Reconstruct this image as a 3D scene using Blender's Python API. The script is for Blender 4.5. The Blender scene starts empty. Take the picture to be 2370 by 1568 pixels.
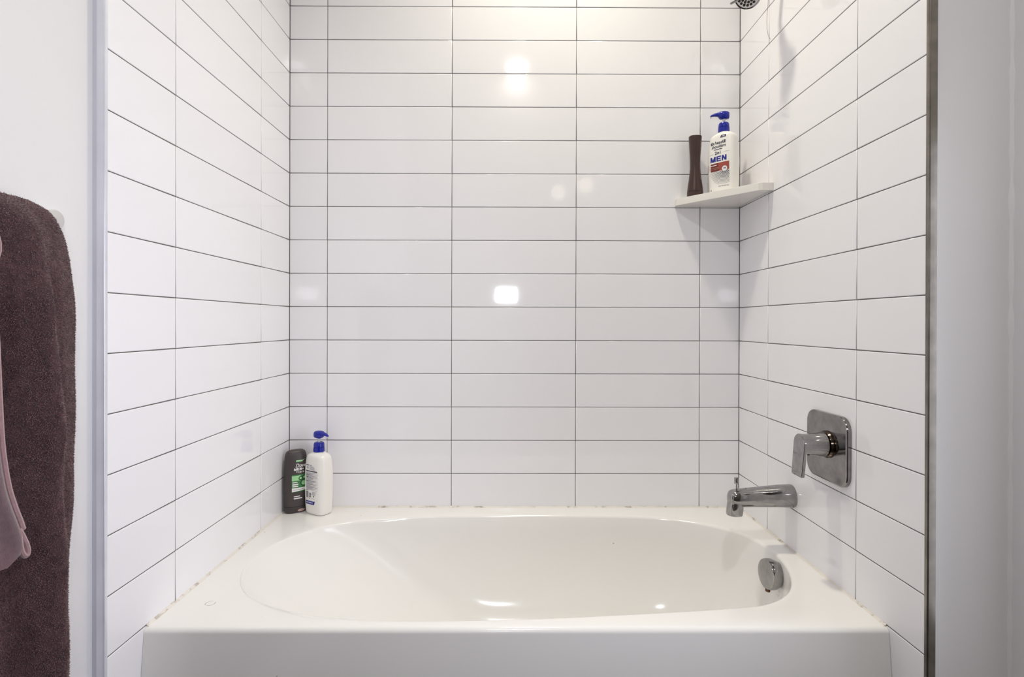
import bpy, bmesh, math, random
import numpy as np
from mathutils import Matrix, Vector

random.seed(7)
rng = np.random.default_rng(7)
SC = bpy.context.scene
COL = SC.collection
PI = math.pi

# ------------------------------------------------------------------ camera, world, lights, exposure
W = 1.49                     # width of the tub alcove
FPX = 1266.0
cam_d = bpy.data.cameras.new('camera')
cam = bpy.data.objects.new('camera', cam_d)
COL.objects.link(cam)
SC.camera = cam
cam_d.sensor_width = 36.0
cam_d.lens = FPX / 2370 * 36.0
cam_d.shift_y = -32.3 / 2370
cam_d.clip_start = 0.02


def cam_rows(pi, ya, ro):
    c, s = math.cos, math.sin
    rz = Matrix(((c(ya), s(ya), 0), (-s(ya), c(ya), 0), (0, 0, 1)))
    rx = Matrix(((1, 0, 0), (0, c(pi), s(pi)), (0, -s(pi), c(pi))))
    ry = Matrix(((c(ro), 0, -s(ro)), (0, 1, 0), (s(ro), 0, c(ro))))
    return ry @ rx @ rz


_r = cam_rows(-.0022, -.005, -.0025)
_m = Matrix((_r[0], _r[2], -_r[1])).transposed().to_4x4()
_m.translation = Vector((.7266, -1.8117, 1.12))
cam.matrix_world = _m

world = bpy.data.worlds.new('world')
SC.world = world
world.use_nodes = True
world.node_tree.nodes['Background'].inputs[0].default_value = (.8, .85, 1, 1)
world.node_tree.nodes['Background'].inputs[1].default_value = .25


def area_light(name, loc, target, size, power, color, shape='DISK', size_y=None, spread=180):
    d = bpy.data.lights.new(name, 'AREA')
    d.shape = shape
    d.size = size
    if size_y:
        d.size_y = size_y
    d.energy = power
    d.spread = math.radians(spread)
    d.color = color
    o = bpy.data.objects.new(name, d)
    COL.objects.link(o)
    o.location = loc
    o.rotation_euler = (Vector(target) - Vector(loc)).to_track_quat('-Z', 'Y').to_euler()
    return o


CEIL = .6217 + 21 * .1104
area_light('alcove_downlight', (.87, -.39, CEIL - .012), (.87, -.39, 0), .13, 7.5, (1, .96, .77), spread=118)
area_light('room_ceiling_light', (.775, -2.04, CEIL - .015), (.775, -2.04, 0), .12, 11.6, (1, 1, 1), spread=150)
area_light('vanity_bulb', (1.07, -2.06, 2.04), (1.0, 0, 1.7), .11, .09, (1, .90, .72))
area_light('vanity_bulb', (1.262, -2.06, 2.10), (1.0, 0, 1.7), .11, .09, (1, .90, .72))
area_light('side_window_daylight', (1.632, -1.15, 1.0), (0, -1.15, 1.0), .40, 4.2, (.82, .84, 1), 'RECTANGLE', 1.0, spread=115)  # unseen source, added as cool side light onto the left wall
area_light('small_window_daylight', (.705, -2.08, 1.323), (.72, 0, 1.30), .138, 1.3, (.90, .94, 1), 'RECTANGLE', .09, spread=110)  # small bright source behind the camera, mirrored in the tiles

SC.view_settings.view_transform = 'Standard'
SC.view_settings.look = 'None'
SC.view_settings.gamma = 1
SC.view_settings.use_curve_mapping = False
SC.view_settings.exposure = 0.06
SC.cycles.max_bounces = 14
SC.cycles.diffuse_bounces = 8


# ------------------------------------------------------------------ materials
def srgb(r, g, b):
    f = lambda v: (v / 255 / 12.92) if v / 255 <= .04045 else ((v / 255 + .055) / 1.055) ** 2.4
    return (f(r), f(g), f(b), 1)


def mat(name, color, rough=.5, metal=0.0, noise=0.0, scale=20.0, bump=0.0, bscale=200.0, coat=0.0, spec=.5, sheen=0.0, trans=0.0):
    m = bpy.data.materials.new(name)
    m.use_nodes = True
    nt = m.node_tree
    b = nt.nodes['Principled BSDF']
    b.inputs['Base Color'].default_value = color
    b.inputs['Roughness'].default_value = rough
    b.inputs['Metallic'].default_value = metal
    b.inputs['Coat Weight'].default_value = coat
    b.inputs['Specular IOR Level'].default_value = spec
    b.inputs['Sheen Weight'].default_value = sheen
    b.inputs['Transmission Weight'].default_value = trans
    tc = nt.nodes.new('ShaderNodeTexCoord')
    if noise:
        n = nt.nodes.new('ShaderNodeTexNoise')
        n.inputs['Scale'].default_value = scale
        n.inputs['Detail'].default_value = 4
        nt.links.new(tc.outputs['Object'], n.inputs['Vector'])
        r = nt.nodes.new('ShaderNodeMapRange')
        r.inputs['From Min'].default_value = .3
        r.inputs['From Max'].default_value = .7
        r.inputs['To Min'].default_value = 1 - noise
        r.inputs['To Max'].default_value = 1 + noise
        nt.links.new(n.outputs['Fac'], r.inputs['Value'])
        mx = nt.nodes.new('ShaderNodeVectorMath')
        mx.operation = 'MULTIPLY'
        mx.inputs[0].default_value = color[:3]
        nt.links.new(r.outputs['Result'], mx.inputs[1])
        nt.links.new(mx.outputs['Vector'], b.inputs['Base Color'])
    if bump:
        n2 = nt.nodes.new('ShaderNodeTexNoise')
        n2.inputs['Scale'].default_value = bscale
        n2.inputs['Detail'].default_value = 3
        nt.links.new(tc.outputs['Object'], n2.inputs['Vector'])
        bp = nt.nodes.new('ShaderNodeBump')
        bp.inputs['Strength'].default_value = bump
        bp.inputs['Distance'].default_value = .001
        nt.links.new(n2.outputs['Fac'], bp.inputs['Height'])
        nt.links.new(bp.outputs['Normal'], b.inputs['Normal'])
    return m


def tile_material():
    m = mat('glazed_tile', (.80, .79, .795, 1), rough=.055, spec=.5)
    nt = m.node_tree
    b = nt.nodes['Principled BSDF']
    oi = nt.nodes.new('ShaderNodeObjectInfo')
    r = nt.nodes.new('ShaderNodeMapRange')
    r.inputs['To Min'].default_value = .975
    r.inputs['To Max'].default_value = 1.0
    nt.links.new(oi.outputs['Random'], r.inputs['Value'])
    v = nt.nodes.new('ShaderNodeVectorMath')
    v.operation = 'MULTIPLY'
    v.inputs[0].default_value = (.880, .868, .895)
    nt.links.new(r.outputs['Result'], v.inputs[1])
    nt.links.new(v.outputs['Vector'], b.inputs['Base Color'])
    tc = nt.nodes.new('ShaderNodeTexCoord')
    n = nt.nodes.new('ShaderNodeTexNoise')
    n.inputs['Scale'].default_value = 22
    n.inputs['Detail'].default_value = 1
    nt.links.new(tc.outputs['Object'], n.inputs['Vector'])
    bp = nt.nodes.new('ShaderNodeBump')
    bp.inputs['Strength'].default_value = .05
    bp.inputs['Distance'].default_value = .001
    nt.links.new(n.outputs['Fac'], bp.inputs['Height'])
    nt.links.new(bp.outputs['Normal'], b.inputs['Normal'])
    return m


def stained(name, base, stain, scale, lo, hi, rough):
    """base colour with dirt blotches of their own shape"""
    m = mat(name, base, rough=rough)
    nt = m.node_tree
    b = nt.nodes['Principled BSDF']
    tc = nt.nodes.new('ShaderNodeTexCoord')
    n = nt.nodes.new('ShaderNodeTexNoise')
    n.inputs['Scale'].default_value = scale
    n.inputs['Detail'].default_value = 6
    nt.links.new(tc.outputs['Object'], n.inputs['Vector'])
    cr = nt.nodes.new('ShaderNodeValToRGB')
    cr.color_ramp.elements[0].position = lo
    cr.color_ramp.elements[0].color = base
    cr.color_ramp.elements[1].position = hi
    cr.color_ramp.elements[1].color = stain
    nt.links.new(n.outputs['Fac'], cr.inputs['Fac'])
    nt.links.new(cr.outputs['Color'], b.inputs['Base Color'])
    return m


def enamel_material():
    """white tub enamel with a worn crescent mark on the deck, rust under the overflow and a few specks"""
    base = (.835, .822, .80)
    m = mat('tub_enamel', base + (1,), rough=.12, spec=.5)
    nt = m.node_tree
    L = nt.links.new
    b = nt.nodes['Principled BSDF']
    tc = nt.nodes.new('ShaderNodeTexCoord')
    n = nt.nodes.new('ShaderNodeTexNoise')
    n.inputs['Scale'].default_value = 90
    n.inputs['Detail'].default_value = 4
    L(tc.outputs['Object'], n.inputs['Vector'])

    def dist(p):
        d = nt.nodes.new('ShaderNodeVectorMath')
        d.operation = 'DISTANCE'
        d.inputs[1].default_value = p
        L(tc.outputs['Object'], d.inputs[0])
        return d.outputs['Value']

    def rng_(sock, a, b_, c, d):
        r = nt.nodes.new('ShaderNodeMapRange')
        for k, v in zip(('From Min', 'From Max', 'To Min', 'To Max'), (a, b_, c, d)):
            r.inputs[k].default_value = v
        L(sock, r.inputs['Value'])
        return r.outputs['Result']

    def mth(op, a, b_):
        k = nt.nodes.new('ShaderNodeMath')
        k.operation = op
        for i, v in enumerate((a, b_)):
            if isinstance(v, (int, float)):
                k.inputs[i].default_value = v
            else:
                L(v, k.inputs[i])
        return k.outputs[0]

    # crescent: a thin ring broken by noise
    dr = dist(CRESCENT)
    ring = rng_(mth('ABSOLUTE', mth('SUBTRACT', dr, .0098), 0), .0004, .0012, 1, 0)
    ring = mth('MULTIPLY', ring, rng_(n.outputs['Fac'], .40, .52, 0, .6))
    rust = mth('MULTIPLY', rng_(dist(RUST), .004, .020, 1, 0), rng_(n.outputs['Fac'], .48, .62, 0, .8))
    v = nt.nodes.new('ShaderNodeTexVoronoi')
    v.inputs['Scale'].default_value = 9
    L(tc.outputs['Object'], v.inputs['Vector'])
    speck = rng_(v.outputs['Distance'], .014, .022, .55, 0)
    fac = mth('MINIMUM', mth('ADD', mth('ADD', ring, rust), speck), 1.0)
    mx = nt.nodes.new('ShaderNodeMix')
    mx.data_type = 'RGBA'
    L(fac, mx.inputs['Factor'])
    mx.inputs[6].default_value = base + (1,)
    mx.inputs[7].default_value = srgb(110, 82, 66)
    L(mx.outputs[2], b.inputs['Base Color'])
    return m


CRESCENT = (.079, -.622, .51)
RUST = (1.418, -.388, .418)
M = {
    'tile': tile_material(),
    'grout': mat('grey_grout', srgb(112, 108, 106), rough=.9, noise=.12, scale=30, bump=.3, bscale=900),
    'paint': mat('white_wall_paint', (.76, .75, .755, 1), rough=.55, noise=.012, scale=3, bump=.12, bscale=420),
    'paint_stub': mat('white_wall_paint_stub', (.76, .75, .755, 1), rough=.55, noise=.012, scale=3, bump=.12, bscale=420),
    'paint_front': mat('taupe_wall_paint', srgb(128, 120, 114), rough=.6, noise=.012, scale=3),
    'ceiling': mat('white_ceiling_paint', (.82, .81, .80, 1), rough=.8, noise=.01, scale=2),
    'floor': mat('grey_floor_tile', srgb(66, 60, 56), rough=.35, noise=.06, scale=6),
    'enamel': enamel_material(),
    'caulk': stained('stained_white_caulk', (.78, .74, .68, 1), srgb(120, 96, 76), 42, .55, .78, .5),
    'chrome': mat('chrome', (.36, .352, .348, 1), rough=.08, metal=1, noise=.12, scale=60),
    'chrome_plate': mat('spotted_chrome', (.29, .275, .27, 1), rough=.13, metal=1, noise=.18, scale=45),
    'trim_left': mat('satin_aluminium', (.74, .75, .81, 1), rough=.32, metal=.35, noise=.05, scale=14),
    'strip': mat('grey_white_paint', (.66, .67, .74, 1), rough=.6, noise=.03, scale=9),
    'trim_right': mat('tarnished_aluminium', (.22, .205, .18, 1), rough=.30, metal=1, noise=.25, scale=22),
    'shelf': mat('white_cultured_marble', (.80, .775, .735, 1), rough=.22, noise=.025, scale=16),
    'hdpe': mat('white_bottle_plastic', (.86, .84, .80, 1), rough=.30),
    'blue': mat('blue_pump_plastic', srgb(20, 32, 150), rough=.22),
    'stem': mat('clear_pump_stem', (.82, .84, .86, 1), rough=.2, trans=.3),
    'dove': mat('charcoal_bottle_plastic', srgb(66, 58, 58), rough=.42, noise=.08, scale=300),
    'dove_cap': mat('charcoal_cap_plastic', srgb(60, 53, 53), rough=.34),
    'brown': mat('dark_brown_plastic', srgb(62, 42, 36), rough=.32),
    'ink': mat('navy_print', srgb(36, 34, 66), rough=.4),
    'ink_blue': mat('royal_blue_print', srgb(32, 38, 138), rough=.4),
    'ink_grey': mat('grey_print', srgb(120, 118, 140), rough=.4),
    'ink_dark': mat('dark_print', srgb(60, 56, 78), rough=.4),
    'red': mat('dark_red_print', srgb(118, 44, 34), rough=.4),
    'red_light': mat('brick_red_print', srgb(158, 70, 58), rough=.4),
    'white_ink': mat('white_print', (.85, .83, .82, 1), rough=.4),
    'green': mat('green_print', srgb(64, 128, 74), rough=.4),
    'green_dark': mat('dark_green_print', srgb(36, 82, 44), rough=.4),
    'green_light': mat('pale_green_print', srgb(160, 216, 156), rough=.4),
    'pink_ink': mat('faded_pink_print', srgb(168, 130, 118), rough=.4),
    'pink_cap': mat('worn_pink_plastic', srgb(190, 160, 152), rough=.35),  # paler pink for the flat oval on the cap
    'towel': mat('brown_terry', srgb(84, 61, 63), rough=.95, noise=.25, scale=70, sheen=.25, spec=.1),
    'pile': mat('brown_terry_pile', srgb(112, 83, 84), rough=.95, noise=.3, scale=60, sheen=.7, spec=.1),
    'mauve': mat('mauve_flannel', srgb(102, 80, 86), rough=.95, noise=.12, scale=140, bump=.5, bscale=700, sheen=.6, spec=.1),
    'hem': mat('pale_mauve_hem', srgb(150, 120, 122), rough=.95, noise=.1, scale=200, sheen=.5, spec=.1),  # lit edge of the cloth put into a paler hem colour
    'nozzle': mat('dark_rubber_nozzle', srgb(38, 28, 26), rough=.6),
    'dark': mat('dark_gap', srgb(42, 34, 30), rough=.6),
    'boss': mat('tarnished_dark_chrome', (.10, .075, .06, 1), rough=.15, metal=1),
    'rustm': mat('rusted_steel', srgb(92, 60, 44), rough=.8, noise=.3, scale=300),
    'satin': mat('satin_nickel', (.72, .71, .70, 1), rough=.35, metal=.7),
    'hair': mat('brown_hair', srgb(120, 100, 80), rough=.5),
}


# ------------------------------------------------------------------ helpers
def obj(name, verts, faces, m, parent=None, smooth=True, angle=35, kind=None):
    me = bpy.data.meshes.new(name)
    me.from_pydata([tuple(map(float, v)) for v in verts], [], faces)
    me.validate()
    bm = bmesh.new()
    bm.from_mesh(me)
    bmesh.ops.recalc_face_normals(bm, faces=bm.faces)
    bm.to_mesh(me)
    bm.free()
    me.materials.append(M[m])
    if smooth:
        me.polygons.foreach_set('use_smooth', [True] * len(me.polygons))
        me.set_sharp_from_angle(angle=math.radians(angle))
    o = bpy.data.objects.new(name, me)
    COL.objects.link(o)
    if parent:
        o.parent = parent
    if kind:
        o['kind'] = kind
    return o


def thing(name, label, cat, loc=(0, 0, 0), rot=(0, 0, 0), group=None):
    o = bpy.data.objects.new(name, None)
    o.empty_display_size = .02
    COL.objects.link(o)
    o.location = loc
    o.rotation_euler = rot
    o['label'] = label
    o['category'] = cat
    if group:
        o['group'] = group
    return o


def tag(o, label, cat):
    o['label'] = label
    o['category'] = cat
    return o


def box(x0, x1, y0, y1, z0, z1):
    v = [(x, y, z) for z in (z0, z1) for y in (y0, y1) for x in (x0, x1)]
    f = [(0, 2, 3, 1), (4, 5, 7, 6), (0, 1, 5, 4), (2, 6, 7, 3), (0, 4, 6, 2), (1, 3, 7, 5)]
    return v, f


class MB:
    """collects shapes into one mesh"""
    def __init__(self):
        self.v, self.f = [], []

    def add(self, vf):
        k = len(self.v)
        self.v += list(vf[0])
        self.f += [tuple(i + k for i in q) for q in vf[1]]
        return self


def loft(rings, cap0=True, cap1=True, closed=True):
    n = len(rings[0])
    v = [p for r in rings for p in r]
    f = []
    for j in range(len(rings) - 1):
        for i in range(n if closed else n - 1):
            a, b = j * n + i, j * n + (i + 1) % n
            f.append((a, b, b + n, a + n))
    if cap0:
        f.append(tuple(range(n - 1, -1, -1)))
    if cap1:
        f.append(tuple(range((len(rings) - 1) * n, len(rings) * n)))
    return v, f


def lathe(profile, seg=40, axis=(0, 0, 1), origin=(0, 0, 0), cap=True):
    """profile: (r, h) pairs; turned about axis through origin"""
    q = Vector((0, 0, 1)).rotation_difference(Vector(axis).normalized())
    rings = []
    for r, h in profile:
        ring = []
        for i in range(seg):
            a = 2 * PI * i / seg
            ring.append(q @ Vector((r * math.cos(a), r * math.sin(a), h)) + Vector(origin))
        rings.append(ring)
    return loft(rings, cap, cap)


def tube(pts, r, seg=10, cap=True):
    pts = [Vector(p) for p in pts]
    rs = r if isinstance(r, (list, tuple)) else [r] * len(pts)
    rings = []
    up = None
    for i, p in enumerate(pts):
        t = (pts[min(i + 1, len(pts) - 1)] - pts[max(i - 1, 0)]).normalized()
        if up is None:
            up = t.orthogonal().normalized()
        up = (up - t * up.dot(t)).normalized()
        s = t.cross(up)
        rings.append([p + rs[i] * (math.cos(2 * PI * k / seg) * up + math.sin(2 * PI * k / seg) * s) for k in range(seg)])
    return loft(rings, cap, cap)


def sellipse(w, d, n, seg, z):
    ring = []
    for i in range(seg):
        a = 2 * PI * i / seg
        c, s = math.cos(a), math.sin(a)
        ring.append((w * math.copysign(abs(c) ** (2 / n), c), d * math.copysign(abs(s) ** (2 / n), s), z))
    return ring


def interp(x, xs, ys):
    return float(np.interp(x, xs, ys))


def smooth_interp(x, xs, ys):
    """monotone-ish cubic through the points"""
    if x <= xs[0]:
        return ys[0]
    if x >= xs[-1]:
        return ys[-1]
    i = max(k for k in range(len(xs)) if xs[k] <= x)
    i = min(i, len(xs) - 2)
    h = xs[i + 1] - xs[i]
    def sl(k):
        if k == 0 or k == len(xs) - 1:
            return 0 if len(xs) < 3 else (ys[min(k + 1, len(xs) - 1)] - ys[max(k - 1, 0)]) / (xs[min(k + 1, len(xs) - 1)] - xs[max(k - 1, 0)])
        return (ys[k + 1] - ys[k - 1]) / (xs[k + 1] - xs[k - 1])
    t = (x - xs[i]) / h
    m0, m1 = sl(i) * h, sl(i + 1) * h
    return (2 * t**3 - 3 * t * t + 1) * ys[i] + (t**3 - 2 * t * t + t) * m0 + (-2 * t**3 + 3 * t * t) * ys[i + 1] + (t**3 - t * t) * m1


# ------------------------------------------------------------------ room shell
Z0, H = .6217, .1104           # first joint above the tub, tile row pitch
RIM = .51
YL, YR = -.8248, -.8180        # where the tiled side walls end
XP = -.0215                    # painted wall, set back behind the tiled wall
XS = 1.643                     # painted wall on the tap side
YF = -2.12
D = .0013                      # tile face above the grout bed


def struct(name, vf, m, smooth=False):
    return obj(name, vf[0], vf[1], m, smooth=smooth, kind='structure')


struct('floor', box(-.12, 1.74, YF - .08, .08, -.06, 0), 'floor')
struct('ceiling', box(-.12, 1.74, YF - .08, .08, CEIL, CEIL + .06), 'ceiling')
wall_back = struct('wall_back', box(-.12, W + .12, D, .08, 0, CEIL), 'grout')
wall_left = struct('wall_left', box(-.10, -D, YL + .001, D, 0, CEIL), 'grout')
wall_right = struct('wall_right', box(W + D, W + .10, YR + .001, D, 0, CEIL), 'grout')
struct('painted_wall_left', box(-.12, XP, YF, YL + .001, 0, CEIL), 'paint')
struct('painted_wall_right', box(XS, XS + .10, YF, YR + .0005, 0, CEIL), 'paint')
struct('stub_wall_right', box(W + .0135, XS + .001, YR + .0005, YR + .10, 0, CEIL), 'paint_stub')
struct('wall_front', box(-.12, 1.74, YF - .08, YF, 0, CEIL), 'paint_front')

mb = MB()
for b in (box(XS - .012, XS, -1.405, -1.355, .44, 1.56), box(XS - .012, XS, -.945, -.895, .44, 1.56), box(XS - .012, XS, -1.355, -.945, .44, .50), box(XS - .012, XS, -1.355, -.945, 1.50, 1.56)):
    mb.add(b)
added_win = struct('window_1', (mb.v, mb.f), 'ceiling')  # unseen frame added around the side light; the wall has no opening
M['lit_pane'] = mat('daylit_frosted_pane', (.8, .8, .8, 1), rough=.5, noise=.02, scale=8)
_b = M['lit_pane'].node_tree.nodes['Principled BSDF']
_b.inputs['Emission Color'].default_value = (.84, .87, 1, 1)
_b.inputs['Emission Strength'].default_value = .6  # pane given its own glow so the added frame looks lit
obj('pane', *box(XS - .003, XS - .0005, -1.354, -.946, .501, 1.499), 'lit_pane', added_win, smooth=False)

# ---- tiles: every tile is its own object, alike tiles share a mesh
_tile_mesh = {}


def tile_mesh(w, h):
    key = (round(w, 4), round(h, 4))
    if key in _tile_mesh:
        return _tile_mesh[key]
    g, b1, b2 = .0010, .0006, .0017     # half joint, two bevel steps
    def ring(i, z):
        a, c = w / 2 - g - i, h / 2 - g - i
        return [(-a, -c, z), (a, -c, z), (a, c, z), (-a, c, z)]
    v, f = loft([ring(0, -D), ring(0, -.0009), ring(b1, -.00022), ring(b2, 0)], cap0=False, cap1=True)
    me = bpy.data.meshes.new('tile')
    me.from_pydata(v, [], f)
    me.polygons.foreach_set('use_smooth', [True] * len(me.polygons))
    me.polygons[len(me.polygons) - 1].use_smooth = False     # flat glaze, rounded edge
    me.materials.append(M['tile'])
    _tile_mesh[key] = me
    return me


def put_tile(parent, face, a0, a1, z0, z1):
    """face 'B' back wall (a = x), 'L' / 'R' side walls (a = y)"""
    o = bpy.data.objects.new('tile', tile_mesh(abs(a1 - a0), z1 - z0))
    COL.objects.link(o)
    o.parent = parent
    am, zm = (a0 + a1) / 2, (z0 + z1) / 2
    if face == 'B':
        rot = Matrix(((1, 0, 0), (0, 0, -1), (0, 1, 0)))
        loc = (am, 0, zm)
    elif face == 'L':
        rot = Matrix(((0, 0, 1), (1, 0, 0), (0, 1, 0)))
        loc = (0, am, zm)
    else:
        rot = Matrix(((0, 0, -1), (-1, 0, 0), (0, 1, 0)))
        loc = (W, am, zm)
    tilt = Matrix.Rotation(random.gauss(0, .0009), 3, 'X') @ Matrix.Rotation(random.gauss(0, .0005), 3, 'Y')
    m = (rot @ tilt).to_4x4()
    m.translation = loc
    o.matrix_basis = m


rows = [(RIM + .002, Z0)] + [(Z0 + k * H, Z0 + (k + 1) * H) for k in range(21)]
XB = [0, .1245, .5358, .9471, 1.3584, W]
YLs = [0, -.2050, -.6160, YL]
YRs = [0, -.2011, -.6124, YR]
for z0, z1 in rows:
    for a, b in zip(XB, XB[1:]):
        put_tile(wall_back, 'B', a, b, z0, z1)
    for a, b in zip(YLs, YLs[1:]):
        put_tile(wall_left, 'L', b, a, z0, z1)
    for a, b in zip(YRs, YRs[1:]):
        put_tile(wall_right, 'R', b, a, z0, z1)
zt = RIM + .002
while zt > .05:
    zb = max(0.0, zt - H)
    put_tile(wall_left, 'L', YL, -.7050, zb, zt)
    put_tile(wall_right, 'R', YR, -.7050, zb, zt)
    zt = zb

# ---- metal tile edges and the plaster edge beside the left one
def edge_profile(x0, x1, yback, yfront, r, sgn):
    """vertical extrusion with a rounded nose on the tiled side"""
    pts = [(x0, yback), (x0, yfront)]
    for k in range(6):
        a = k / 5 * PI / 2
        pts.append((x1 - sgn * r + sgn * r * math.sin(a), yfront + r - r * math.cos(a)))
    pts.append((x1, yback))
    return loft([[(x, y, z) for x, y in pts] for z in (0, CEIL)])


struct('trim_1', edge_profile(-.0125, .0016, YL + .004, YL - .0035, .0030, 1), 'trim_left', smooth=True)
struct('trim_2', edge_profile(W + .0135, W - .0016, YR + .004, YR - .0035, .0030, -1), 'trim_right', smooth=True)
struct('trim_5', box(XP - .003, -.0124, YL - .0018, YL + .004, 0, CEIL), 'strip')
# bumpy caulk in the inner corner of the stub wall
cv = [[], []]
zs = np.linspace(0, CEIL, 120)
rings = []
for i, z in enumerate(zs):
    w = .004 + .0022 * math.sin(i * 1.7) * math.sin(i * .31) + random.uniform(0, .0012)
    rings.append([(XS + .0005, YR + .001, z), (XS - w, YR + .0008, z), (XS - .0006 - .3 * w, YR - .3 * w, z), (XS + .0005, YR - w, z)])
struct('trim_3', loft(rings), 'paint', smooth=True)

# ------------------------------------------------------------------ bathtub
outline = [(1.436, -.37), (1.424, -.28), (1.388, -.205), (1.30, -.135), (1.17, -.092), (.95, -.077), (.744, -.074), (.484, -.083),
           (.30, -.113), (.185, -.165), (.118, -.235), (.075, -.315), (.064, -.40), (.085, -.50), (.155, -.595), (.297, -.662),
           (.48, -.684), (.747, -.680), (1.02, -.657), (1.20, -.637), (1.288, -.620), (1.365, -.565), (1.415, -.475)]


def catmull(pts, n):
    P = [np.array(p) for p in pts]
    k = len(P)
    raw = []
    for i in range(k):
        p0, p1, p2, p3 = P[i - 1], P[i], P[(i + 1) % k], P[(i + 2) % k]
        for s in range(24):
            t = s / 24
            raw.append(.5 * (2 * p1 + (p2 - p0) * t + (2 * p0 - 5 * p1 + 4 * p2 - p3) * t * t + (3 * p1 - p0 - 3 * p2 + p3) * t**3))
    raw = np.array(raw)
    raw = np.vstack([raw, raw[:1]])
    L = np.concatenate([[0], np.cumsum(np.linalg.norm(np.diff(raw, axis=0), axis=1))])
    s = np.linspace(0, L[-1], n, endpoint=False)
    return np.stack([np.interp(s, L, raw[:, 0]), np.interp(s, L, raw[:, 1])], 1)


N = 160
OUT = catmull(outline, N)
DN = .34
YD0 = -.7085                                   # deck front before the rounded edge
tang = np.roll(OUT, -1, 0) - np.roll(OUT, 1, 0)
norm = np.stack([tang[:, 1], -tang[:, 0]], 1)
norm /= np.linalg.norm(norm, axis=1)[:, None]  # outward
cen = np.array((.75, -.375))
rect = []
for p in OUT:
    d = p - cen
    ts = []
    if d[0] > 0: ts.append((W - .002 - cen[0]) / d[0])
    if d[0] < 0: ts.append((.002 - cen[0]) / d[0])
    if d[1] > 0: ts.append((-.002 - cen[1]) / d[1])
    if d[1] < 0: ts.append((YD0 - cen[1]) / d[1])
    rect.append(cen + d * min(ts))
rect = np.array(rect)
for c in ((.002, -.002), (W - .002, -.002), (.002, YD0), (W - .002, YD0)):
    rect[np.argmin(np.linalg.norm(rect - np.array(c), axis=1))] = c
BOT = np.stack([(OUT[:, 0] - .064) / (1.436 - .064) * .74 + .50, (OUT[:, 1] + .684) / .61 * .29 - .525], 1)
leftness = np.clip((.62 - OUT[:, 0]) / .5, 0, 1)
leftness = leftness**2 * (3 - 2 * leftness)
nexp = 2.3 - 1.15 * leftness
lipk = 1 - .8 * leftness
rings = [[(x, y, RIM) for x, y in rect]]
for off, dz in ((.012, 0), (.0075, -.0006), (.0035, -.0022), (.001, -.0048), (0, -.008)):
    scale = 1 + 2.0 * leftness
    pts = OUT + norm * (off * scale)[:, None]
    pts[:, 1] = np.maximum(pts[:, 1], YD0 + .001)
    rings.append([(x, y, RIM + dz * k) for (x, y), k in zip(pts, lipk)])
J = 18
for j in range(1, J + 1):
    phi = j / J * PI / 2
    s = 1 - np.cos(phi) ** (2 / nexp) if j < J else np.ones(N)
    dr = np.sin(phi) ** (2 / nexp)
    pts = OUT + (BOT - OUT) * s[:, None]
    rings.append([(x, y, RIM - .008 * k - (DN - .008 * k) * q) for (x, y), q, k in zip(pts, dr, lipk)])
for t in (.6, .25):
    c = BOT.mean(0)
    rings.append([(c[0] + (x - c[0]) * t, c[1] + (y - c[1]) * t, RIM - DN - .004 * (1 - t)) for x, y in BOT])
tub = thing('bathtub', 'white alcove bathtub with an oval basin below the tiled walls', 'bathtub', (0, 0, 0))
v, f = loft(rings, cap0=False, cap1=True)
obj('basin', v, f, 'enamel', tub, angle=60)
# apron: rounded edge then a front face leaning slightly outwards
prof = [(YD0, RIM)]
for k in range(1, 9):
    a = k / 8 * PI / 2
    prof.append((YD0 - .012 * math.sin(a), RIM - .012 + .012 * math.cos(a)))
prof += [(-.7290, .41), (-.7310, .30), (-.7315, .0)]
v, f = loft([[(.0003, y, z) for y, z in prof], [(W - .0003, y, z) for y, z in prof]], False, False, closed=False)
obj('apron', v, f, 'enamel', tub, angle=60)
# overflow cover on the drain-end wall of the basin
ax = Vector((-1, -.10, .06)).normalized()
org = Vector((1.4150, -.386, .4655))
ov = obj('overflow_cover', *lathe([(.030, -.020), (.0385, 0), (.0390, .003), (.0385, .0140), (.0372, .0168), (.0345, .0180), (.0, .0182)], 48, ax, org), 'chrome', tub, angle=30)
obj('retaining_clip', *lathe([(.0062, 0), (.0062, .008), (.004, .0095)], 14, Vector((-.25, -.2, -1)), org + ax * .013 + Vector((0, -.005, -.0345))), 'rustm', ov)
obj('drain', *lathe([(.034, 0), (.034, .003), (.029, .0045), (.020, .003), (.019, .006), (.0, .008)], 32, (0, 0, 1), (1.12, -.38, RIM - DN - .002)), 'chrome', tub)

# caulk bead between tub and tiles, stained
def bead(p, q, n0, n1, w=.0045):
    n = 90
    rings = []
    for i in range(n + 1):
        t = i / n
        b = [p[k] + (q[k] - p[k]) * t for k in range(2)]
        ww = w * (1 + .25 * math.sin(i * 2.1) * math.sin(i * .37)) + random.uniform(-.0004, .0004)
        rings.append([(b[0], b[1], RIM - .001), (b[0] + n0 * ww, b[1] + n1 * ww, RIM + .0002),
                      (b[0] + n0 * .38 * ww, b[1] + n1 * .38 * ww, RIM + .38 * ww), (b[0], b[1], RIM + ww)])
    return loft(rings)


mb = MB()
mb.add(bead((0, .0), (W, .0), 0, -1, .0042))
mb.add(bead((0, -.002), (0, -.712), 1, 0))
mb.add(bead((W, -.002), (W, -.712), -1, 0))
obj('trim_4', mb.v, mb.f, 'caulk', kind='structure')

# ------------------------------------------------------------------ corner shelf
ST = 1.530
poly = [(W - .0005, -.0005), (1.2735, -.0005), (1.2735, -.020), (1.2800, -.030), (1.4480, -.2280), (1.4580, -.2330), (W - .0005, -.2330)]


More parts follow.
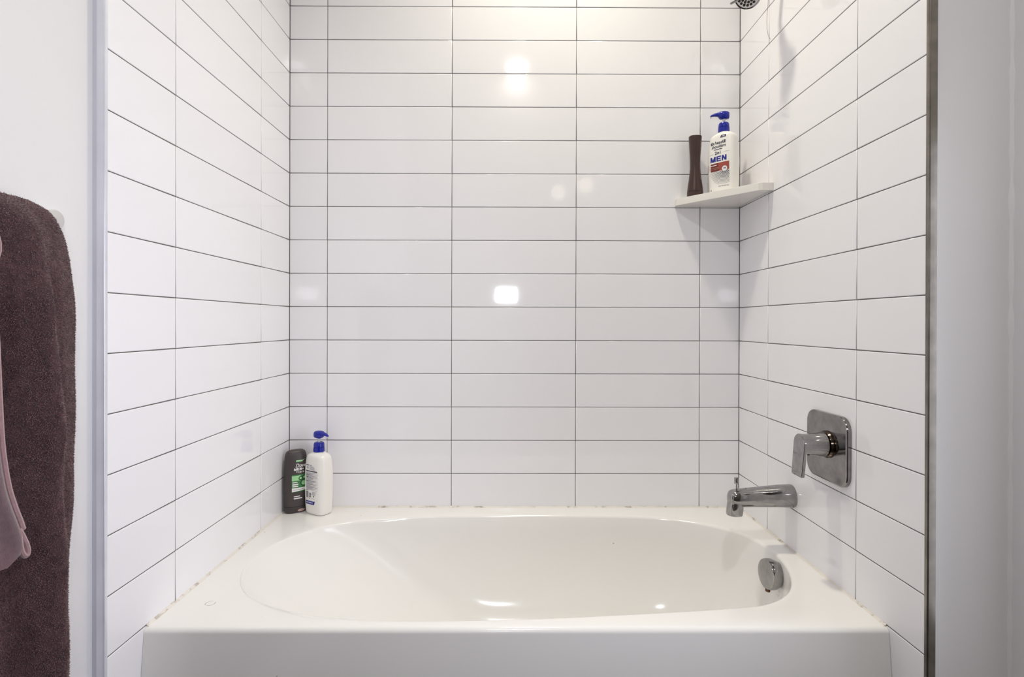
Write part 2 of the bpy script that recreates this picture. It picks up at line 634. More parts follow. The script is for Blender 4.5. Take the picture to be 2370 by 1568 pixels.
def prism_bevel(poly, z0, z1, r):
    c = np.mean(np.array(poly), 0)
    def inset(k):
        P = [Vector(p) for p in poly]
        out = []
        for i in range(len(P)):
            a, b, d = P[i - 1], P[i], P[(i + 1) % len(P)]
            e0, e1 = (b - a).normalized(), (d - b).normalized()
            n0, n1 = Vector((-e0.y, e0.x)), Vector((-e1.y, e1.x))
            if n0.dot(Vector(c) - a) < 0: n0 = -n0
            if n1.dot(Vector(c) - b) < 0: n1 = -n1
            bis = (n0 + n1)
            bis = bis / max(.3, bis.dot(n0)) if bis.length > 1e-6 else n0
            out.append(b + bis * k)
        return out
    rg = []
    for k, z in ((r, z0), (.3 * r, z0 + .3 * r), (0, z0 + r), (0, z1 - r), (.3 * r, z1 - .3 * r), (r, z1)):
        rg.append([(p.x, p.y, z) for p in inset(k)])
    return loft(rg)


sh = obj('corner_shelf', *prism_bevel(poly, ST - .0225, ST, .0009), 'shelf', angle=20)
tag(sh, 'white corner shelf holding two bottles high on the tiled walls', 'shelf')


# ------------------------------------------------------------------ bottles
class Shape:
    """bottle body: a superellipse section along z; the label side is local -Y"""
    def __init__(self, prof, seg=56):
        self.z = [p[0] for p in prof]
        self.w = [p[1] for p in prof]
        self.d = [p[2] for p in prof]
        self.n = [p[3] for p in prof]
        self.seg = seg

    def at(self, z):
        return tuple(smooth_interp(z, self.z, a) for a in (self.w, self.d, self.n))

    def rings(self, z0, z1, k, grow=0.0):
        zz = [z0 + (z1 - z0) * i / k for i in range(k + 1)]
        zz = sorted(set(zz + [z for z in self.z if z0 < z < z1]))
        out = []
        for z in zz:
            w, d, n = self.at(z)
            out.append(sellipse(w + grow, d + grow, n, self.seg, z))
        return out

    def surf(self, u, z, off=.0004):
        w, d, n = self.at(z)
        t = min(abs(u) / w, .985)
        return -(d * (1 - t**n) ** (1 / n)) - off


def on_label(shape, name, m, quads, parent, off=.0004, nu=6, kind=None, label=None, joined=False):
    """printed patches: each quad is four (u, z) corners, anticlockwise from lower left"""
    if not joined and kind is None and 1 < len(quads) <= 8:
        return [on_label(shape, name, m, [q], parent, off, nu, None, label, True) for q in quads]
    if len(quads) > 8 and name in ('back_print', 'fact_table', 'barcode', 'side_print', 'leaf_print'):
        kind = 'stuff'
    mb = MB()
    for q in quads:
        a, b, c, d = [np.array(p) for p in q]
        wid = max(np.linalg.norm(b - a), np.linalg.norm(c - d))
        hgt = max(np.linalg.norm(d - a), np.linalg.norm(c - b))
        ku = max(1, min(nu, int(wid / .004) + 1))
        kv = max(1, min(6, int(hgt / .01) + 1))
        v, f = [], []
        for j in range(kv + 1):
            for i in range(ku + 1):
                s, t = i / ku, j / kv
                p = (a * (1 - s) + b * s) * (1 - t) + (d * (1 - s) + c * s) * t
                v.append((p[0], shape.surf(p[0], p[1], off), p[1]))
        for j in range(kv):
            for i in range(ku):
                k = j * (ku + 1) + i
                f.append((k, k + 1, k + ku + 2, k + ku + 1))
        mb.add((v, f))
    o = obj(name, mb.v, mb.f, m, parent, kind=kind)
    if label:
        o['label'] = label
    return o


def rectq(u0, u1, z0, z1, slope=0.0):
    return ((u0, z0 + slope * u0), (u1, z0 + slope * u1), (u1, z1 + slope * u1), (u0, z1 + slope * u0))


def disc_quads(u, z, r0, r1, k=20):
    out = []
    for i in range(k):
        a, b = 2 * PI * i / k, 2 * PI * (i + 1) / k
        out.append(((u + r0 * math.cos(a), z + r0 * math.sin(a)), (u + r1 * math.cos(a), z + r1 * math.sin(a)),
                    (u + r1 * math.cos(b), z + r1 * math.sin(b)), (u + r0 * math.cos(b), z + r0 * math.sin(b))))
    return out


def lettering(shape, body, size, u, z, m, parent, shear=0.0, bold=0.0, sx=1.0, off=.0006, spin=0.0):
    cu = bpy.data.curves.new('lettering', 'FONT')
    cu.body = body
    cu.size = size
    cu.align_x = 'CENTER'
    cu.align_y = 'CENTER'
    cu.shear = shear
    cu.offset = bold * size
    cu.resolution_u = 3
    tmp = bpy.data.objects.new('lettering_curve', cu)
    me = bpy.data.meshes.new_from_object(tmp)
    c, s = math.cos(spin), math.sin(spin)
    v = []
    for p in me.vertices:
        x, y = p.co.x * sx, p.co.y
        a, b = u + x * c - y * s, z + x * s + y * c
        v.append((a, shape.surf(a, b, off), b))
    f = [tuple(p.vertices) for p in me.polygons]
    bpy.data.meshes.remove(me)
    bpy.data.objects.remove(tmp)
    bpy.data.curves.remove(cu)
    return obj('lettering', v, f, m, parent, smooth=False)


PUMP = Shape([(0, .0365, .0228, 3.6), (.002, .0395, .0256, 3.6), (.008, .0414, .0275, 3.6), (.05, .0441, .0293, 3.5), (.10, .0456, .0300, 3.4),
              (.145, .0440, .0292, 3.4), (.174, .0412, .0276, 3.2), (.183, .0385, .0262, 3.0), (.188, .0335, .0236, 2.7), (.193, .0245, .0190, 2.2), (.1965, .0165, .0150, 2.0)])


def pump_bottle(label, loc, rotz, spout):
    """white bottle with a blue lotion pump; spout = local direction angle of the nozzle"""
    t = thing('pump_bottle', label, 'bottle', loc, (0, 0, rotz))
    body = obj('bottle_body', *loft(PUMP.rings(0, .1965, 40)), 'hdpe', t, angle=45)
    obj('neck', *lathe([(.0150, .1945), (.0150, .2005)], 32), 'hdpe', t)
    obj('collar', *lathe([(.0160, .1965), (.0174, .1975), (.0172, .2105), (.0158, .2112), (.0158, .2122), (.0168, .2130), (.0163, .2215), (.0140, .2262), (.0085, .2272), (.0075, .2262)], 40), 'blue', t, angle=30)
    obj('pump_stem', *lathe([(.0048, .2240), (.0048, .2440)], 20), 'stem', t)
    sec = [(-.0162, .004, .243, .256), (-.0150, .0095, .2402, .2600), (-.0100, .0138, .2392, .2622), (0, .0155, .2390, .2632), (.009, .0142, .2392, .2628),
           (.0140, .0100, .2420, .2618), (.0175, .0078, .2478, .2606), (.028, .0064, .2490, .2580), (.036, .0052, .2486, .2552), (.0405, .0040, .2470, .2522), (.0415, .0022, .2474, .2504)]
    rg = []
    c, s = math.cos(spout), math.sin(spout)
    for a, w, zb, zt_ in sec:
        ring = []
        for i in range(24):
            th = 2 * PI * i / 24
            y = w * math.copysign(abs(math.cos(th)) ** .75, math.cos(th))
            z = (zb + zt_) / 2 + (zt_ - zb) / 2 * math.copysign(abs(math.sin(th)) ** .75, math.sin(th))
            ring.append((a * c - y * s, a * s + y * c, z))
        rg.append(ring)
    hd = obj('pump_head', *loft(rg), 'blue', t, angle=50)
    obj('spout_tip', *lathe([(.0024, 0), (.0024, .004), (.0016, .0042)], 12, (c * .5, s * .5, -.9), (.0385 * c, .0385 * s, .2482)), 'stem', hd)
    return t


def block_men(shape, u, z, h, lw, gap, t, m, parent, off, slope=0.0):
    """heavy block capitals M E N, each letter one piece of print"""
    x = u - (3 * lw + 2 * gap + .25 * lw) / 2
    z0, z1 = z - h / 2, z + h / 2
    w = lw * 1.25
    t2 = t * 1.15
    def put(qs):
        qs = [tuple((a, b + slope * (a - u)) for a, b in q) for q in qs]
        on_label(shape, 'lettering', m, qs, parent, off=off, joined=True)
    put([rectq(x, x + t, z0, z1), rectq(x + w - t, x + w, z0, z1),
         ((x + w / 2 - t2 / 2, z0), (x + w / 2 + t2 / 2, z0), (x + t2, z1), (x, z1)),
         ((x + w / 2 - t2 / 2, z0), (x + w / 2 + t2 / 2, z0), (x + w, z1), (x + w - t2, z1))])
    x += w + gap
    v = h * .21
    put([rectq(x, x + t, z0, z1), rectq(x + t, x + lw, z0, z0 + v), rectq(x + t, x + lw * .93, z - v / 2, z + v / 2), rectq(x + t, x + lw, z1 - v, z1)])
    x += lw + gap
    put([rectq(x, x + t, z0, z1), rectq(x + lw - t, x + lw, z0, z1), ((x + lw - t2, z0), (x + lw, z0), (x + t2, z1), (x, z1))])


# --- on the shelf: front label, nozzle pointing away from the taps
b1 = pump_bottle('white blue-pump bottle with a MEN label and dark red band standing on corner shelf', (1.4050, -.0800, ST), math.radians(-52), math.radians(171 + 52))
S = PUMP
lettering(S, 'head&', .0150, .0035, .1595, 'ink', b1, shear=.25, bold=.012)
lettering(S, 'shoulders', .0135, -.0010, .1475, 'ink', b1, shear=.25, bold=.012, sx=.92)
on_label(S, 'logo_disc', 'ink', disc_quads(-.0232, .1590, 0, .0056), b1)
lettering(S, 'S', .0098, -.0232, .1590, 'white_ink', b1, shear=.2, bold=.02, off=.0009)
on_label(S, 'small_print', 'ink', [rectq(-.0150, -.0100, .1372, .1396), rectq(-.0090, .0010, .1372, .1396), rectq(.0020, .0120, .1372, .1396)], b1)
lettering(S, '2in1', .0135, -.0020, .1270, 'ink', b1, bold=.02, sx=.95)
on_label(S, 'rule', 'ink_grey', [rectq(-.033, -.018, .1245, .1252), rectq(.017, .034, .1270, .1276)], b1)
block_men(S, -.0010, .1085, .0165, .0152, .0028, .0046, 'ink_blue', b1, .0006)
on_label(S, 'red_band', 'red', [rectq(-.0375, .034, .070, .0955)], b1)
on_label(S, 'red_band', 'red_light', [((.004, .0702), (.0338, .0702), (.0338, .0953), (-.002, .0953))], b1, off=.0006)
on_label(S, 'small_print', 'white_ink', [rectq(-.0330, -.0215, .0880, .0902), rectq(-.0205, -.0060, .0880, .0902)], b1, off=.0009)
on_label(S, 'rule', 'pink_ink', [rectq(-.0330, .002, .0805, .0818), rectq(-.0330, .002, .0765, .0776)], b1, off=.0009)
on_label(S, 'badge', 'white_ink', disc_quads(.0205, .0745, 0, .0088), b1, off=.0009)
on_label(S, 'badge_ring', 'ink_grey', disc_quads(.0205, .0745, .0082, .0088), b1, off=.0011)
lettering(S, '100', .0066, .0205, .0750, 'ink', b1, bold=.02, off=.0012)
dq = []
for i in range(11):
    r = .0115 + i * .0038
    sz = .00120 - .00006 * i
    k = int(r * 2 * PI / .0024)
    for j in range(k):
        a = PI * 1.02 + 2 * PI * j / k
        u_, z_ = .0205 + r * math.cos(a), .0745 + r * math.sin(a)
        if u_ < .0345 and z_ < .0685 and a % (2 * PI) > PI and z_ > .028:
            dq.append(rectq(u_ - sz, u_ + sz, z_ - sz * .8, z_ + sz * .8))
on_label(S, 'dot_pattern', 'ink_dark', dq, b1, nu=1, kind='stuff')
lettering(S, '32 FL OZ (950 mL)', .0042, .016, .0215, 'ink', b1, bold=.01)
on_label(S, 'recycling_mark', 'ink', disc_quads(-.0270, .0125, .0006, .0018, 10), b1)
on_label(S, 'corner_badge', 'ink', [((.004, .1735), (.0225, .1735), (.0225, .1815), (.007, .1815))], b1)
on_label(S, 'rule', 'white_ink', [rectq(.0085, .0095, .1760, .1785), rectq(.0125, .0190, .1755, .1760), rectq(.0125, .0145, .1755, .1795), rectq(.0160, .0190, .1770, .1795)], b1, off=.0008)

# --- on the tub: the same bottle seen from its back label
b2 = pump_bottle('white blue-pump bottle with small back print standing on tub corner', (.1160, -.0510, RIM + .0004), math.radians(-31), math.radians(0))
hdr = [rectq(-.026, -.012, .1555, .1585), rectq(-.009, .001, .1560, .1580), rectq(-.009, .010, .1525, .1535), rectq(-.009, .013, .1495, .1505), rectq(-.009, .014, .1465, .1475), rectq(-.009, .016, .1435, .1445)]
on_label(S, 'back_print', 'ink_grey', hdr + disc_quads(-.0175, .1490, .0018, .0036, 12), b2)
on_label(S, 'black_bar', 'ink_dark', [rectq(-.0265, .0250, .1370, .1402)], b2)
tb = []
z = .1345
i = 0
while z > .0815:
    wid = (.050, .034, .046, .024, .047, .040, .049, .030)[i % 8]
    tb.append(rectq(-.0250, -.0250 + wid, z - .0008, z))
    if i % 5 == 2:
        tb.append(rectq(-.0250, .0262, z - .0018, z - .0015))
    z -= .0021
    i += 1
tb.append(rectq(.0258, .0263, .0790, .1355))
tb.append(rectq(-.0250, .0262, .0790, .0795))
on_label(S, 'fact_table', 'ink_grey', tb, b2)
on_label(S, 'back_print', 'ink_dark', [rectq(-.0250, -.0130, z_, z_ + .0014) for z_ in (.0765, .1200, .1255, .1060)], b2, off=.0006)
bar, z = [], .0530
random.seed(4)
while z < .0740:
    h_ = random.choice((.0005, .0009, .0013))
    bar.append(rectq(-.0255, -.0135, z, z + h_))
    z += h_ + random.choice((.0006, .0009))
on_label(S, 'barcode', 'ink_dark', bar, b2)
on_label(S, 'back_print', 'ink_dark', [rectq(-.0090, -.0020, .0565 + k * .0036, .0590 + k * .0036) for k in range(4)] + [rectq(.0075, .0130, .0585, .0612), rectq(-.0090, -.0055, .0510, .0538)], b2)
on_label(S, 'back_print', 'ink_grey', [rectq(.0030, .0030 + w_, .0635 + k * .0024, .0643 + k * .0024) for k, w_ in enumerate((.016, .014, .018, .013, .020))] + [rectq(.000, .014, .0520, .0528)], b2)
on_label(S, 'blue_panel', 'ink_blue', [((-.0275, .0330), (.0110, .0330), (.0165, .0440), (-.0275, .0440))], b2)
on_label(S, 'back_print', 'white_ink', [rectq(-.0230 + k * .0062, -.0195 + k * .0062, .0370, .0405) for k in range(5)], b2, off=.0007)

# --- charcoal body-wash bottle beside it, standing on its cap
DOVE = Shape([(0, .0290, .0160, 2.5), (.003, .0325, .0188, 2.5), (.03, .0345, .0205, 2.6), (.10, .0362, .0215, 2.6), (.16, .0345, .0205, 2.6),
              (.184, .0322, .0188, 2.5), (.194, .0285, .0160, 2.4), (.1990, .0215, .0110, 2.2), (.2000, .0120, .0060, 2.0)])
b3 = thing('body_wash_bottle', 'charcoal body wash bottle with a green label in tub corner', 'bottle', (.0375, -.0410, RIM + .0004), (0, 0, math.radians(35)))
obj('bottle_body', *loft(DOVE.rings(.0215, .200, 36)), 'dove', b3, angle=45)
cap = obj('bottle_cap', *loft(DOVE.rings(0, .0205, 8, .0006)), 'dove_cap', b3, angle=45)
obj('cap_seam', *loft(DOVE.rings(.0200, .0222, 1, -.0008)), 'dark', b3)
on_label(DOVE, 'thumb_notch', 'pink_cap', disc_quads(.0130, .0078, 0, .0001, 4) + [tuple((.0130 + r_ * 2.6 * math.cos(a_), .0078 + r_ * math.sin(a_)) for r_, a_ in ((0, k * PI / 8), (.0046, k * PI / 8), (.0046, (k + 1) * PI / 8), (0, (k + 1) * PI / 8))) for k in range(16)], cap, off=.0011)
on_label(DOVE, 'green_banner', 'green_light', [((-.004, .1640), (.0165, .1640), (.0185, .1690), (-.004, .1690)), ((.0165, .1650), (.0235, .1710), (.0240, .1720), (.0175, .1685))], b3)
lettering(DOVE, 'Dove', .0165, .0100, .1515, 'white_ink', b3, shear=.3, bold=.010, sx=.9)
block_men(DOVE, .0015, .1405, .0078, .0064, .0014, .0021, 'white_ink', b3, .0006)
on_label(DOVE, 'plus_sign', 'white_ink', [rectq(.0145, .0205, .1398, .1412), rectq(.0168, .0182, .1375, .1435)], b3, joined=True)
lettering(DOVE, '+care', .0110, .0085, .1318, 'white_ink', b3, bold=.008, sx=1.05)
on_label(DOVE, 'green_panel', 'green', [rectq(-.0170, .0300, .0670, .1230)], b3)
on_label(DOVE, 'green_panel', 'green_light', [rectq(-.0168, .0100, .1040, .1200, .0), ], b3, off=.0006)
on_label(DOVE, 'leaf_print', 'green_dark', disc_quads(.0200, .0960, .0085, .0112, 20) + disc_quads(.010, .1110, .004, .0068, 16) + disc_quads(.0215, .1130, .0040, .0066, 16) + [rectq(-.017, .030, .0670, .0690)], b3, off=.0008)
on_label(DOVE, 'leaf_print', 'green_light', disc_quads(.0200, .0950, 0, .0070, 16) + disc_quads(.0100, .1110, 0, .0036, 12) + disc_quads(.0215, .1130, 0, .0036, 12), b3, off=.0010)
on_label(DOVE, 'label_text', 'white_ink', [rectq(-.0155, .0000, .0975, .1005), rectq(-.0155, .0025, .0905, .0945), rectq(-.0155, .0020, .0845, .0882)], b3, off=.0010)
on_label(DOVE, 'white_banner', 'white_ink', [((-.0168, .0690), (.0225, .0720), (.0250, .0810), (-.0168, .0815))], b3, off=.0012)
on_label(DOVE, 'label_text', 'ink_grey', [rectq(-.0140, .0190, .0748, .0760)], b3, off=.0014)
on_label(DOVE, 'label_text', 'white_ink', [rectq(-.0110, .0085, .0525, .0550), rectq(-.0110, .0150, .0455, .0490)], b3)

# --- dark brown waisted bottle on the shelf
BRN = Shape([(0, .0222, .0185, 2.3), (.002, .0246, .0208, 2.3), (.016, .0248, .0212, 2.3), (.032, .0234, .0200, 2.3), (.062, .0192, .0172, 2.3), (.095, .0162, .0150, 2.3),
             (.125, .0163, .0150, 2.3), (.160, .0182, .0164, 2.4), (.190, .0200, .0176, 2.4), (.1960, .0202, .0178, 2.4), (.1980, .0196, .0172, 2.4), (.1985, .0150, .0130, 2.3)])
b4 = thing('shampoo_bottle', 'dark brown waisted bottle standing on the corner shelf', 'bottle', (1.3290, -.0370, ST + .0003), (0, 0, math.radians(-6)))
obj('bottle_body', *loft(BRN.rings(.0185, .1985, 40)), 'brown', b4, angle=45)
obj('bottle_cap', *loft(BRN.rings(0, .0172, 6, .0003)), 'brown', b4, angle=45)
obj('cap_seam', *loft(BRN.rings(.0165, .0190, 1, -.0008)), 'dark', b4)
vt = []
random.seed(9)
z = .055
while z < .178:
    h_ = random.uniform(.003, .0065)
    uu = interp(z, [.05, .10, .18], [.0128, .0118, .0142])
    vt.append(((uu - .0016, z), (uu + .0012, z + .001), (uu + .0014, z + .0018), (uu - .0014, z + .0012)))
    vt.append(((uu - .0008, z), (uu, z), (uu + .0006, z + h_), (uu - .0002, z + h_)))
    z += h_ + random.uniform(.0012, .0025)
on_label(BRN, 'side_print', 'pink_ink', vt, b4)

# ------------------------------------------------------------------ shower valve, spout, shower head
def rrect(a0, a1, b0, b1, r, k=8):
    pts = []
    for cx, cy, s in ((a1 - r, b1 - r, 0), (a0 + r, b1 - r, 1), (a0 + r, b0 + r, 2), (a1 - r, b0 + r, 3)):
        for i in range(k + 1):
            t = (s + i / k) * PI / 2
            pts.append((cx + r * math.cos(t), cy + r * math.sin(t)))
    return pts


VY, VZ = -.5120, .8300
valve = thing('shower_valve', 'chrome square mixer valve with a lever on the tiled wall', 'tap', (W, VY, VZ))
rg = []
for k, x in ((0, 0), (0, -.0075), (.0012, -.0098), (.0035, -.0110)):
    rg.append([(x, a, b) for a, b in rrect(-.0850 + k, .0800 - k, -.0820 + k, .0790 - k, .030 - k)])
obj('escutcheon', *loft(rg, cap0=False), 'chrome_plate', valve, angle=25)
CY, CZ = -.0100, .0060
obj('valve_boss', *lathe([(.0320, .0105), (.0322, .0140), (.0300, .0180), (.0255, .0195), (.0250, .0240)], 40, (-1, 0, 0), (0, CY, CZ)), 'boss', valve, angle=30)
hub = obj('lever_hub', *lathe([(.0285, .0205), (.0290, .0215), (.0280, .0260), (.0255, .0400), (.0240, .0540), (.0238, .0750)], 44, (-1, 0, 0), (0, CY, CZ)), 'chrome', valve, angle=30)
# lever: a flat blade that caps the hub and hangs down
bl = []
prof = [(-.086, .0250), (-.0895, .0252), (-.0905, .0235)]
out2d = []
for i in range(13):
    a = PI * i / 12
    out2d.append((.0245 * math.cos(a), .0245 * math.sin(a) * 1.0))
out2d += [(-.0240, -.030), (-.0225, -.0720), (-.0205, -.0745), (.0205, -.0745), (.0225, -.0720), (.0240, -.030)]
rg = []
for x, k in ((-.0720, 1.0), (-.0765, 1.0), (-.0777, .975), (-.0781, .93)):
    ring = []
    for a, b in out2d:
        lean = .006 * max(0, -b) / .0745          # the blade leans out a little at its foot
        ring.append((x - lean + (.0015 if b < -.02 and x > -.074 else 0), CY + a * k, CZ + (b + .02) * k - .02))
    rg.append(ring)
obj('lever_blade', *loft(rg), 'chrome', valve, angle=25)
obj('set_screw', *lathe([(.003, 0), (.003, .0012)], 12, (0, 0, -1), (-.055, CY, CZ - .0250)), 'dark', hub)

SY, SZ = -.3400, .6560
spout = thing('tub_spout', 'chrome tub spout with a diverter knob below the mixer valve', 'tap', (W, SY, SZ))
rg = []
for x, hy, zt_, zb_, n in ((0, .0300, .0300, -.0300, 2.2), (-.004, .0306, .0306, -.0306, 2.2), (-.040, .0285, .0285, -.0290, 2.25), (-.085, .0255, .0240, -.0290, 2.4), (-.120, .0232, .0200, -.0290, 2.6),
                           (-.140, .0222, .0180, -.0288, 2.8), (-.156, .0212, .0162, -.0285, 2.8), (-.1660, .0185, .0125, -.0270, 2.6), (-.1705, .0120, .0060, -.0220, 2.3), (-.1715, .0050, -.0020, -.0140, 2.0)):
    ring = []
    for i in range(40):
        a = 2 * PI * i / 40
        y = hy * math.copysign(abs(math.cos(a)) ** (2 / n), math.cos(a))
        z = (zt_ + zb_) / 2 + (zt_ - zb_) / 2 * math.copysign(abs(math.sin(a)) ** (2 / n), math.sin(a))
        ring.append((x, y, z))
    rg.append(ring)
sb = obj('spout_body', *loft(rg), 'chrome', spout, angle=45)
rg = []
for z, cx, rx, ry in ((.004, -.1500, .0185, .0195), (-.012, -.1515, .0195, .0203), (-.030, -.1530, .0205, .0205), (-.046, -.1545, .0205, .0200), (-.0505, -.1550, .0200, .0195), (-.0515, -.1550, .0180, .0175), (-.0480, -.1550, .0160, .0155)):
    rg.append([(cx + rx * math.copysign(abs(math.cos(a)) ** .8, math.cos(a)), ry * math.copysign(abs(math.sin(a)) ** .8, math.sin(a)), z) for a in [2 * PI * i / 32 for i in range(32)]])
obj('spout_nose', *loft(rg), 'chrome', spout, angle=40)
kn = obj('diverter_knob', *lathe([(.0022, .0), (.0022, .0180), (.0058, .0195), (.0062, .0210), (.0062, .0345), (.0054, .0360), (.0, .0362)], 20, (0, 0, 1), (-.1490, 0, .0130)), 'chrome', spout, angle=30)
obj('knob_seat', *lathe([(.0085, 0), (.0085, .0025), (.0060, .0040)], 24, (0, 0, 1), (-.1490, 0, .0135)), 'chrome', spout, angle=30)

HC = Vector((1.3700, -.3310, 2.0080))         # centre of the spray face
hn = Vector((-.42, -.50, -.75)).normalized()
head = thing('shower', 'chrome shower head with dark nozzles at the top of the picture', 'shower head', (W, -.2980, 2.180))
def rel(p):
    return Vector(p) - Vector((W, -.2980, 2.180))
obj('wall_flange', *lathe([(.0300, 0), (.0300, .003), (.0240, .0090), (.0120, .0120)], 32, (-1, 0, 0), rel((W, -.298, 2.180))), 'chrome', head, angle=30)
e = HC - hn * .080
arm = [(W, -.298, 2.180), (1.470, -.298, 2.180), (1.448, -.297, 2.172), (1.434, -.295, 2.155), (e.x + .010, e.y + .010, e.z + .022), (e.x, e.y, e.z)]
obj('shower_arm', *tube([rel(p) for p in arm], .0085, 14), 'chrome', head)
sh_body = obj('head_body', *lathe([(.0100, -.085), (.0130, -.078), (.0130, -.062), (.0150, -.058), (.0160, -.048), (.0200, -.040), (.0280, -.022), (.0345, -.010), (.0350, -.003), (.0335, .0005), (.0310, .0), (.0305, -.0015)], 44, hn, rel(HC)), 'chrome', head, angle=30)
face = obj('spray_face', *lathe([(.0306, -.0025), (.0300, -.0005), (.0, .0006)], 44, hn, rel(HC)), 'satin', head)
a1 = hn.orthogonal().normalized()
a2 = hn.cross(a1)
def nozzle_at(r, a):
    p = rel(HC) + a1 * r * math.cos(a) + a2 * r * math.sin(a)
    return p
nz_mesh = None
for r, k in ((0, 1), (.0075, 6), (.0150, 11), (.0228, 16)):
    for i in range(k):
        p = nozzle_at(r, 2 * PI * (i + .3) / k)
        if nz_mesh is None:
            o = obj('nozzle', *lathe([(.0035, -.001), (.0035, .0010), (.0026, .0013)], 12, hn, (0, 0, 0)), 'nozzle', face)
            nz_mesh = o.data
        else:
            o = bpy.data.objects.new('nozzle', nz_mesh)
            COL.objects.link(o)
            o.parent = face
        o.location = p
# small setting lever on the head's rim
lv0 = rel(HC) - hn * .006
ldir = Vector((-.80, .10, -.35)).normalized()
obj('setting_lever', *tube([lv0 + ldir * .030, lv0 + ldir * .040, lv0 + ldir * .050], [.0034, .0030, .0026], 10), 'chrome', head)

# ------------------------------------------------------------------ hair stuck to the tiles
hp = [(1777, 0), (1779, 18), (1777, 32), (1772, 50), (1770, 75), (1773, 92), (1781, 104), (1790, 114)]
pts = []
for y_, z_ in ((-.1935, 2.13), (-.196, 2.10), (-.1975, 2.085), (-.1950, 2.065), (-.1905, 2.045), (-.1885, 2.02), (-.1900, 1.995), (-.1950, 1.978), (-.2030, 1.965), (-.2110, 1.955)):
    pts.append((W - .0005, y_, z_))
hs = obj('hair_strand', *tube(pts, .00035, 6), 'hair')
tag(hs, 'thin hair stuck to the tiles under the shower head', 'hair')

# ------------------------------------------------------------------ towel rail and towels
BX, BZ = .012, 1.284
bar_t = thing('towel_bar', 'wall-mounted towel bar mostly hidden behind the brown towel', 'towel bar', (XP, -.911, 1.288))
def rb(p):
    return Vector(p) - Vector((XP, -.911, 1.288))
for y_ in (-.911, -1.50):
    fl = obj('wall_flange', *lathe([(.0165, 0), (.0165, .004), (.0150, .0065), (.0070, .0080)], 28, (1, 0, 0), rb((XP, y_, 1.288))), 'satin', bar_t, angle=30)
bow = [(XP, -.911, 1.288), (-.0170, -.924, 1.288), (-.0080, -.948, 1.286), (.0030, -.978, 1.285), (BX, -1.012, BZ), (BX, -1.10, BZ), (BX, -1.38, BZ), (.005, -1.425, 1.285), (-.005, -1.457, 1.286), (-.015, -1.485, 1.288), (XP, -1.50, 1.288)]
obj('rail', *tube([rb(p) for p in bow], .0075, 14), 'satin', bar_t)


def cloth_body(name, m, parent, zs, yfar, ynear, xback, xfront, folds, ny=70, soft=lambda s, z: 1.0):
    """a hanging, folded cloth as one closed body: for every height a closed outline of back and folded front"""
    rings = []
    for z in zs:
        ye = yfar(z)
        ring = []
        for i in range(6):                       # back, near to far
            t = i / 5
            ring.append((xback(z), ynear + (ye - .006 - ynear) * t, z))
        for i in range(ny + 1):                  # front, far to near
            t = i / ny
            y = ye + (ynear - ye) * t
            edge = 1 - math.exp(-((ye - y) / .012))
            x = xback(z) + (xfront(z) - xback(z)) * (.35 + .65 * edge) * soft(ye - y, z) + folds(ye - y, z) * edge
            ring.append((x, y, z))
        rings.append(ring)
    return loft(rings)


tw = thing('bath_towel', 'brown terry bath towel hanging over the towel bar', 'towel', (XP, -1.2, 1.29))
def rt(vs):
    o = Vector((XP, -1.2, 1.29))
    return [Vector(p) - o for p in vs]
zfar = [.20, .45, .60, .80, .95, 1.10, 1.20, 1.245, 1.268, 1.283, 1.295, 1.303]
yfar = [-.922, -.914, -.906, -.892, -.883, -.884, -.893, -.905, -.918, -.934, -.955, -.992]
def f_y(z): return smooth_interp(z, zfar, yfar)
def xb_(z): return -.0165 if z < 1.25 else -.0165 + ((z - 1.25) / .053) ** 2 * .020
def xf_(z): return interp(z, [.2, .7, 1.1, 1.22, 1.26, 1.285, 1.297, 1.303], [.020, .020, .020, .024, .027, .028, .024, .012])
def fold(s, z):
    g = min(1, max(0, (1.285 - z) / .12))
    c0 = .124 - .088 * (1.15 - z) if z < 1.15 else .124 - .25 * (z - 1.15)
    r = .040 * math.exp(-((s - c0) / .018) ** 2) - .008 * math.exp(-((s - c0 + .040) / .014) ** 2)
    v = -.016 * math.exp(-((s - c0 - .055) / .026) ** 2)
    r2 = .014 * math.exp(-((s - c0 - .105) / .03) ** 2)
    r3 = .012 * math.sin((s - .2) * 46) if s > .2 else 0
    wob = .0025 * math.sin(z * 17 + s * 30) + .002 * math.sin(z * 41 - s * 60)
    return g * (r + v + r2 + r3) + wob
zs_t = list(np.linspace(.22, 1.24, 60)) + list(np.linspace(1.245, 1.303, 14))
v, f = cloth_body('cloth', 'towel', tw, zs_t, f_y, -1.45, xb_, xf_, fold, soft=lambda s, z: .55 + .45 * min(1, s / max(.02, .07 - .05 * (1.15 - z))))
obj('cloth', rt(v), f, 'towel', tw, angle=80)
# terry pile: tiny tufts over the cloth that faces the room
V = np.array([tuple(p) for p in v])
ring_n = 6 + 71
quads = [q for q in f if len(q) == 4]
Q = np.array(quads)
mid = V[Q].mean(1)
keep = (mid[:, 1] > -1.14) & (mid[:, 2] > .45) & (mid[:, 0] > -.008)
Q = Q[keep]
A, B, Cc, Dd = (V[Q[:, k]] for k in range(4))
nrm = np.cross(B - A, Dd - A)
ar = np.linalg.norm(nrm, axis=1)
nrm = nrm / np.maximum(ar, 1e-12)[:, None]
front = mid[keep][:, 0] > .03
if (nrm[front, 0] * ar[front]).sum() < 0:      # outward is towards the room
    nrm = -nrm
NT = 150000
idx = rng.choice(len(Q), NT, p=ar / ar.sum())
s, t = rng.random(NT)[:, None], rng.random(NT)[:, None]
P = (A[idx] * (1 - s) + B[idx] * s) * (1 - t) + (Dd[idx] * (1 - s) + Cc[idx] * s) * t
dirn = .75 * nrm[idx] + np.array((0, 0, -.35)) + rng.normal(0, .60, (NT, 3))
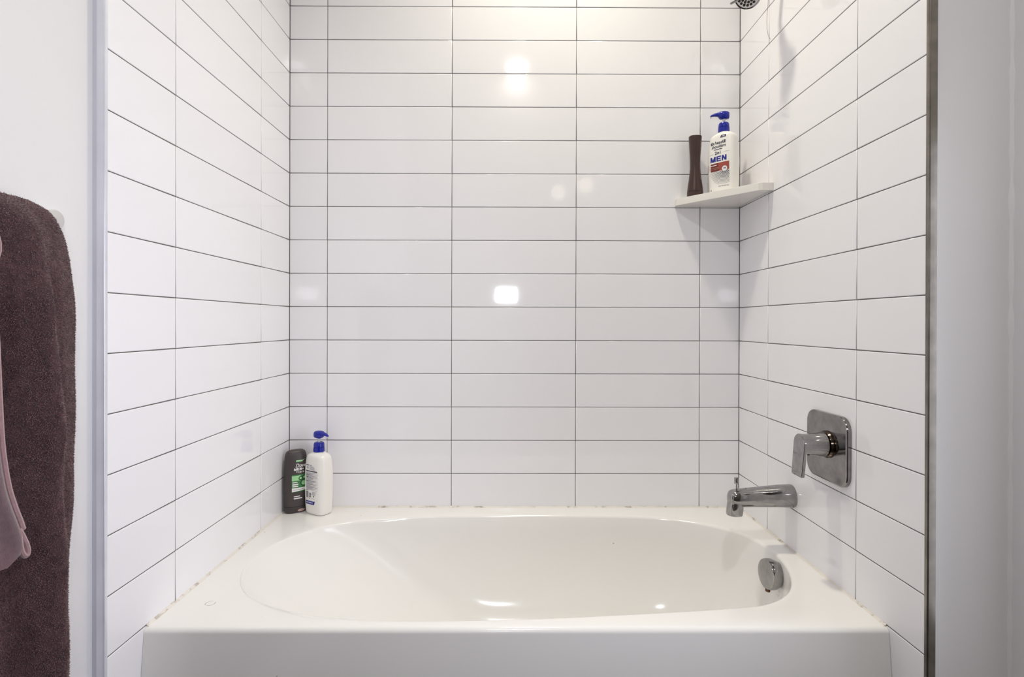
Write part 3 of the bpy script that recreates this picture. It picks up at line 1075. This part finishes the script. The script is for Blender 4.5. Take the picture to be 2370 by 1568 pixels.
dirn /= np.linalg.norm(dirn, axis=1)[:, None]
side = np.cross(dirn, rng.normal(0, 1, (NT, 3)))
side /= np.linalg.norm(side, axis=1)[:, None]
ln = rng.uniform(.0014, .0032, NT)[:, None]
TV = np.concatenate([P - side * .0006, P + side * .0006, P + dirn * ln], 1).reshape(-1, 3) - np.array((XP, -1.2, 1.29))
me = bpy.data.meshes.new('pile')
me.vertices.add(NT * 3)
me.vertices.foreach_set('co', TV.ravel())
me.loops.add(NT * 3)
me.loops.foreach_set('vertex_index', np.arange(NT * 3))
me.polygons.add(NT)
me.polygons.foreach_set('loop_start', np.arange(0, NT * 3, 3))
me.update(calc_edges=True)
me.materials.append(M['pile'])
po = bpy.data.objects.new('pile', me)
COL.objects.link(po)
po.parent = tw
po['kind'] = 'stuff'

# mauve towel in front, its lower corner curling out
mt = thing('hand_towel', 'mauve towel with a curled hem corner hanging in front of brown towel', 'towel', (.06, -1.25, 1.27))
def rm(vs):
    o = Vector((.06, -1.25, 1.27))
    return [Vector(p) - o for p in vs]
z2 = [.806, .812, .825, .850, .880, .910, .960, 1.02, 1.10, 1.16, 1.195, 1.215, 1.24, 1.262, 1.272]
y2 = [-1.098, -1.084, -1.078, -1.084, -1.095, -1.104, -1.112, -1.116, -1.120, -1.125, -1.122, -1.117, -1.124, -1.130, -1.140]
def g_y(z): return smooth_interp(z, z2, y2)
def fold2(s, z):
    return .006 * math.sin(s * 55 + z * 4) * min(1, s / .03) + .004 * math.exp(-((s - .012) / .008) ** 2) - .010 * math.exp(-((s - .05) / .025) ** 2) * min(1, max(0, (1.0 - z) / .15))
zs_m = list(np.linspace(.806, 1.262, 60)) + [1.268, 1.272]
v, f = cloth_body('cloth', 'mauve', mt, zs_m, g_y, -1.43, lambda z: .070, lambda z: .092 if z < 1.25 else .092 - (z - 1.25) * .5, fold2, ny=50)
cl = obj('cloth', rm(v), f, 'mauve', mt, angle=80)
hem_pts = []
for z in np.linspace(1.23, .845, 40):
    hem_pts.append((.0815, g_y(float(z)) - .0015, float(z)))
hm = obj('hem', *tube(rm(hem_pts), .0042, 8), 'hem', mt)
lp = []
for i in range(29):                      # a drop-shaped loop at the curled corner
    a = 2 * PI * i / 28
    k = .5 + .5 * math.sin(a)
    lp.append((.0830, -1.0800 - .010 * k + .0062 * (1.05 - .85 * k) * math.cos(a), .8270 + .0185 * math.sin(a)))
obj('hem_loop', *tube(rm(lp), .0036, 8, cap=False), 'hem', mt)
